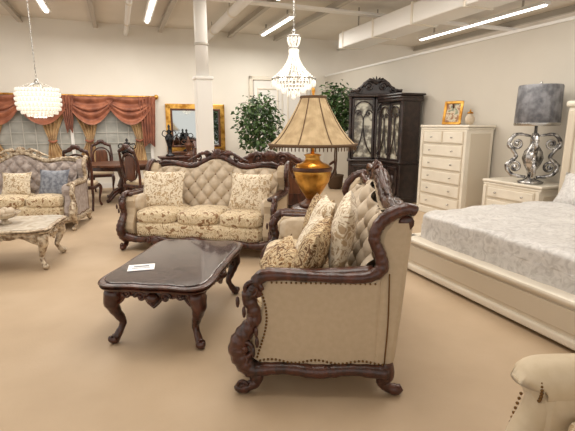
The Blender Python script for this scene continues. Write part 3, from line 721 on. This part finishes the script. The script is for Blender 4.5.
# ---------------------------------------------------------------- chandeliers
def hang(b,ztop):
    b.lathe('canopy',CHROME,[(.07,3.85),(.07,3.83),(.02,3.80)],n=24)
    b.sweep('cable',CHROME,[(0,0,3.82,.005),(0,0,(3.82+ztop)/2,.005),(0,0,ztop,.005)],n=6,per=2)
    n=0; zz=3.78
    while zz>ztop:
        b.sph('chain_link',CHROME,(0,0,zz),(.012 if n%2 else .005,.005 if n%2 else .012,.028),6,4); zz-=.05;n+=1
def chandelier_tier(loc,ztop):
    b=B('crystal_chandelier',(loc[0],loc[1],0)); m=GLASS; hang(b,ztop)
    b.lathe('stem',CHROME,[(.01,ztop),(.03,ztop-.03),(.015,ztop-.08),(.03,ztop-.16),(.018,ztop-.3),(.035,ztop-.42),(.02,ztop-.55),(.04,ztop-.7),(.01,ztop-.82)],n=16)
    def tier(r0,d0,r1,d1,n,k,sag=.0):
        for i in range(n):
            a=2*pi*i/n
            for j in range(k+1):
                t=j/k; r=r0+(r1-r0)*(t**2.2); d=d0+(d1-d0)*t
                b.sph('crystal_strands',m,(r*math.cos(a),r*math.sin(a),ztop-d),(.010,.010,.014),5,4)
    def ring(r,d,n,drop):
        b.lathe('tier_ring',CHROME,[(r-.006,ztop-d-.014),(r+.006,ztop-d-.010),(r+.008,ztop-d+.006),(r-.004,ztop-d+.012)],n=40,cap=False)
        for i in range(n):
            a=2*pi*(i+.5)/n
            b.sph('crystal_drops',m,(r*math.cos(a),r*math.sin(a),ztop-d-.03-drop/2),(.011,.011,drop/2+.01),5,4)
    ring(.09,.10,14,.04); tier(.09,.12,.055,.24,10,6)
    ring(.07,.26,12,.03)
    tier(.06,.28,.31,.68,22,16)
    ring(.32,.69,40,.07); ring(.25,.74,32,.07); ring(.17,.79,22,.07); ring(.09,.84,12,.07)
    b.sph('bottom_ball',m,(0,0,ztop-.95),.035,12,8)
    for k in range(8):
        a=k*pi/4; b.sph('bulbs',BULB,(.19*math.cos(a),.19*math.sin(a),ztop-.66),(.02,.02,.035),8,6)
    b.done()
    l=bpy.data.lights.new('chandelier_glow','POINT'); l.energy=8; l.color=(1,.93,.82); l.shadow_soft_size=.12
    o=bpy.data.objects.new('chandelier_glow',l); o.location=(loc[0],loc[1],ztop-.62); sc.collection.objects.link(o)
def chandelier_drum(loc,ztop):
    b=B('crystal_drum_chandelier',(loc[0],loc[1],0)); m=CRY2; hang(b,ztop+.12)
    b.lathe('finial_cap',CHROME,[(.01,ztop+.12),(.03,ztop+.08),(.05,ztop+.02),(.02,ztop)],n=18)
    for k in range(8):
        a=k*pi/4; b.sweep('frame_arm',CHROME,[(.03*math.cos(a),.03*math.sin(a),ztop+.05,.006),(.15*math.cos(a),.15*math.sin(a),ztop+.02,.006),(.26*math.cos(a),.26*math.sin(a),ztop-.04,.007)],n=6,per=3)
    prof=[(.265,.02),(.285,.07),(.292,.14),(.294,.21),(.288,.28),(.262,.34),(.20,.385),(.12,.41),(.04,.42)]
    b.lathe('inner_drum',FROST,[(.22,ztop-.02),(.265,ztop-.07),(.272,ztop-.2),(.262,ztop-.3),(.20,ztop-.37),(.05,ztop-.40)],n=40)
    for r,d in prof: b.lathe('ring',CHROME,[(r-.003,ztop-d-.003),(r+.003,ztop-d),(r-.003,ztop-d+.003)],n=40,cap=False)
    for j in range(len(prof)-1):
        (r0,d0),(r1,d1)=prof[j],prof[j+1]; r=(r0+r1)/2;d=(d0+d1)/2; n=max(6,int(2*pi*r/.05))
        for k in range(n):
            a=2*pi*(k+.5*(j%2))/n
            b.sph('crystal_octagons',m,(r*math.cos(a),r*math.sin(a),ztop-d),(.018,.018,.028),6,4)
    b.done()
    l=bpy.data.lights.new('chandelier_glow','POINT'); l.energy=3; l.color=(1,.93,.82); l.shadow_soft_size=.1
    o=bpy.data.objects.new('chandelier_glow',l); o.location=(loc[0],loc[1],ztop-.52); sc.collection.objects.link(o)
chandelier_tier((.09,6.6),2.88)
chandelier_drum((-3.64,6.5),2.07)

# ---------------------------------------------------------------- rolled-arm chair near the camera
b=B('rolled_arm_chair',(1.39,1.10,0),math.radians(-90))
for s in (-1,1):
    x=s*.36
    b.rbox('arm_panel',BEIGE2,(x,-.02,.36),(.13,.86,.46),8,10)
    b.sweep('arm_roll',BEIGE2,[(x+s*.02,-.45,.57,.075),(x+s*.02,-.42,.58,.088),(x+s*.02,-.2,.585,.09),(x+s*.02,.1,.60,.088),(x+s*.02,.36,.63,.08)],n=24)
    b.lathe('arm_face',BEIGE2,[(.002,.012),(.05,.012),(.085,0)],M=Matrix.Translation((x+s*.02,-.455,.57))@Matrix.Rotation(pi/2,4,'X'),n=28,cap=False)
    b.spiral('arm_rosette',WOOD,(x+s*.02,-.47,.57),(1,0,0),(0,0,1),.03,1.2,.008)
    b.sweep('front_scroll',BEIGE2,[(x,-.41,.55,.05),(x,-.44,.45,.055),(x,-.48,.32,.06),(x,-.47,.2,.055)],n=20)
    for k in range(26):
        a=-.5+k*(pi+1.0)/25; b.sph('nailheads',NAIL,(x+s*.02+.078*math.cos(a),-.462,.57+.078*math.sin(a)),.007,6,4)
    for k in range(15):
        z=.50-k*.021; b.sph('nailheads',NAIL,(x-.045,-.475-.04*math.sin((.5-z)*6),z),.007,6,4)
    b.sweep('front_foot',WOOD,[(x,-.40,.16,.05),(x,-.44,.1,.04),(x,-.42,.05,.028),(x,-.46,.03,.03)])
    b.sweep('rear_foot',WOOD,[(x,.34,.16,.04),(x,.37,.08,.03),(x,.42,.02,.02)])
    b.box('wood_trim',WOOD,(x,-.44,.14),(.13,.06,.05),.015)
b.rbox('seat_base',BEIGE2,(0,-.02,.25),(.66,.80,.22),7,8); b.rbox('seat_cushion',FLORAL,(0,-.08,.43),(.60,.68,.17),5,10)
b.box('front_rail',WOOD,(0,-.43,.15),(.66,.04,.06),.015)
def lean(p): p[1]+=(p[2]-.4)*.22; return p
b.rbox('chair_back',BEIGE2,(0,.34,.62),(.74,.18,.86),6,12,fn=lean)
b.sweep('crest_rail',WOOD,[(-.36,.47,1.0,.025),(-.2,.48,1.06,.03),(0,.49,1.09,.035),(.2,.48,1.06,.03),(.36,.47,1.0,.025)],mod=.1,freq=90)
b.done()

# ---------------------------------------------------------------- world, camera
w=bpy.data.worlds.new('World'); sc.world=w; w.use_nodes=True
bg=w.node_tree.nodes['Background']; bg.inputs[0].default_value=(1,.955,.89,1); bg.inputs[1].default_value=1.08
cam=bpy.data.cameras.new('Camera'); cam.sensor_width=36; cam.lens=36*430/575
co=bpy.data.objects.new('Camera',cam); co.location=(0,0,1.53); co.rotation_euler=(math.radians(90-11.9),0,0)
sc.collection.objects.link(co); sc.camera=co
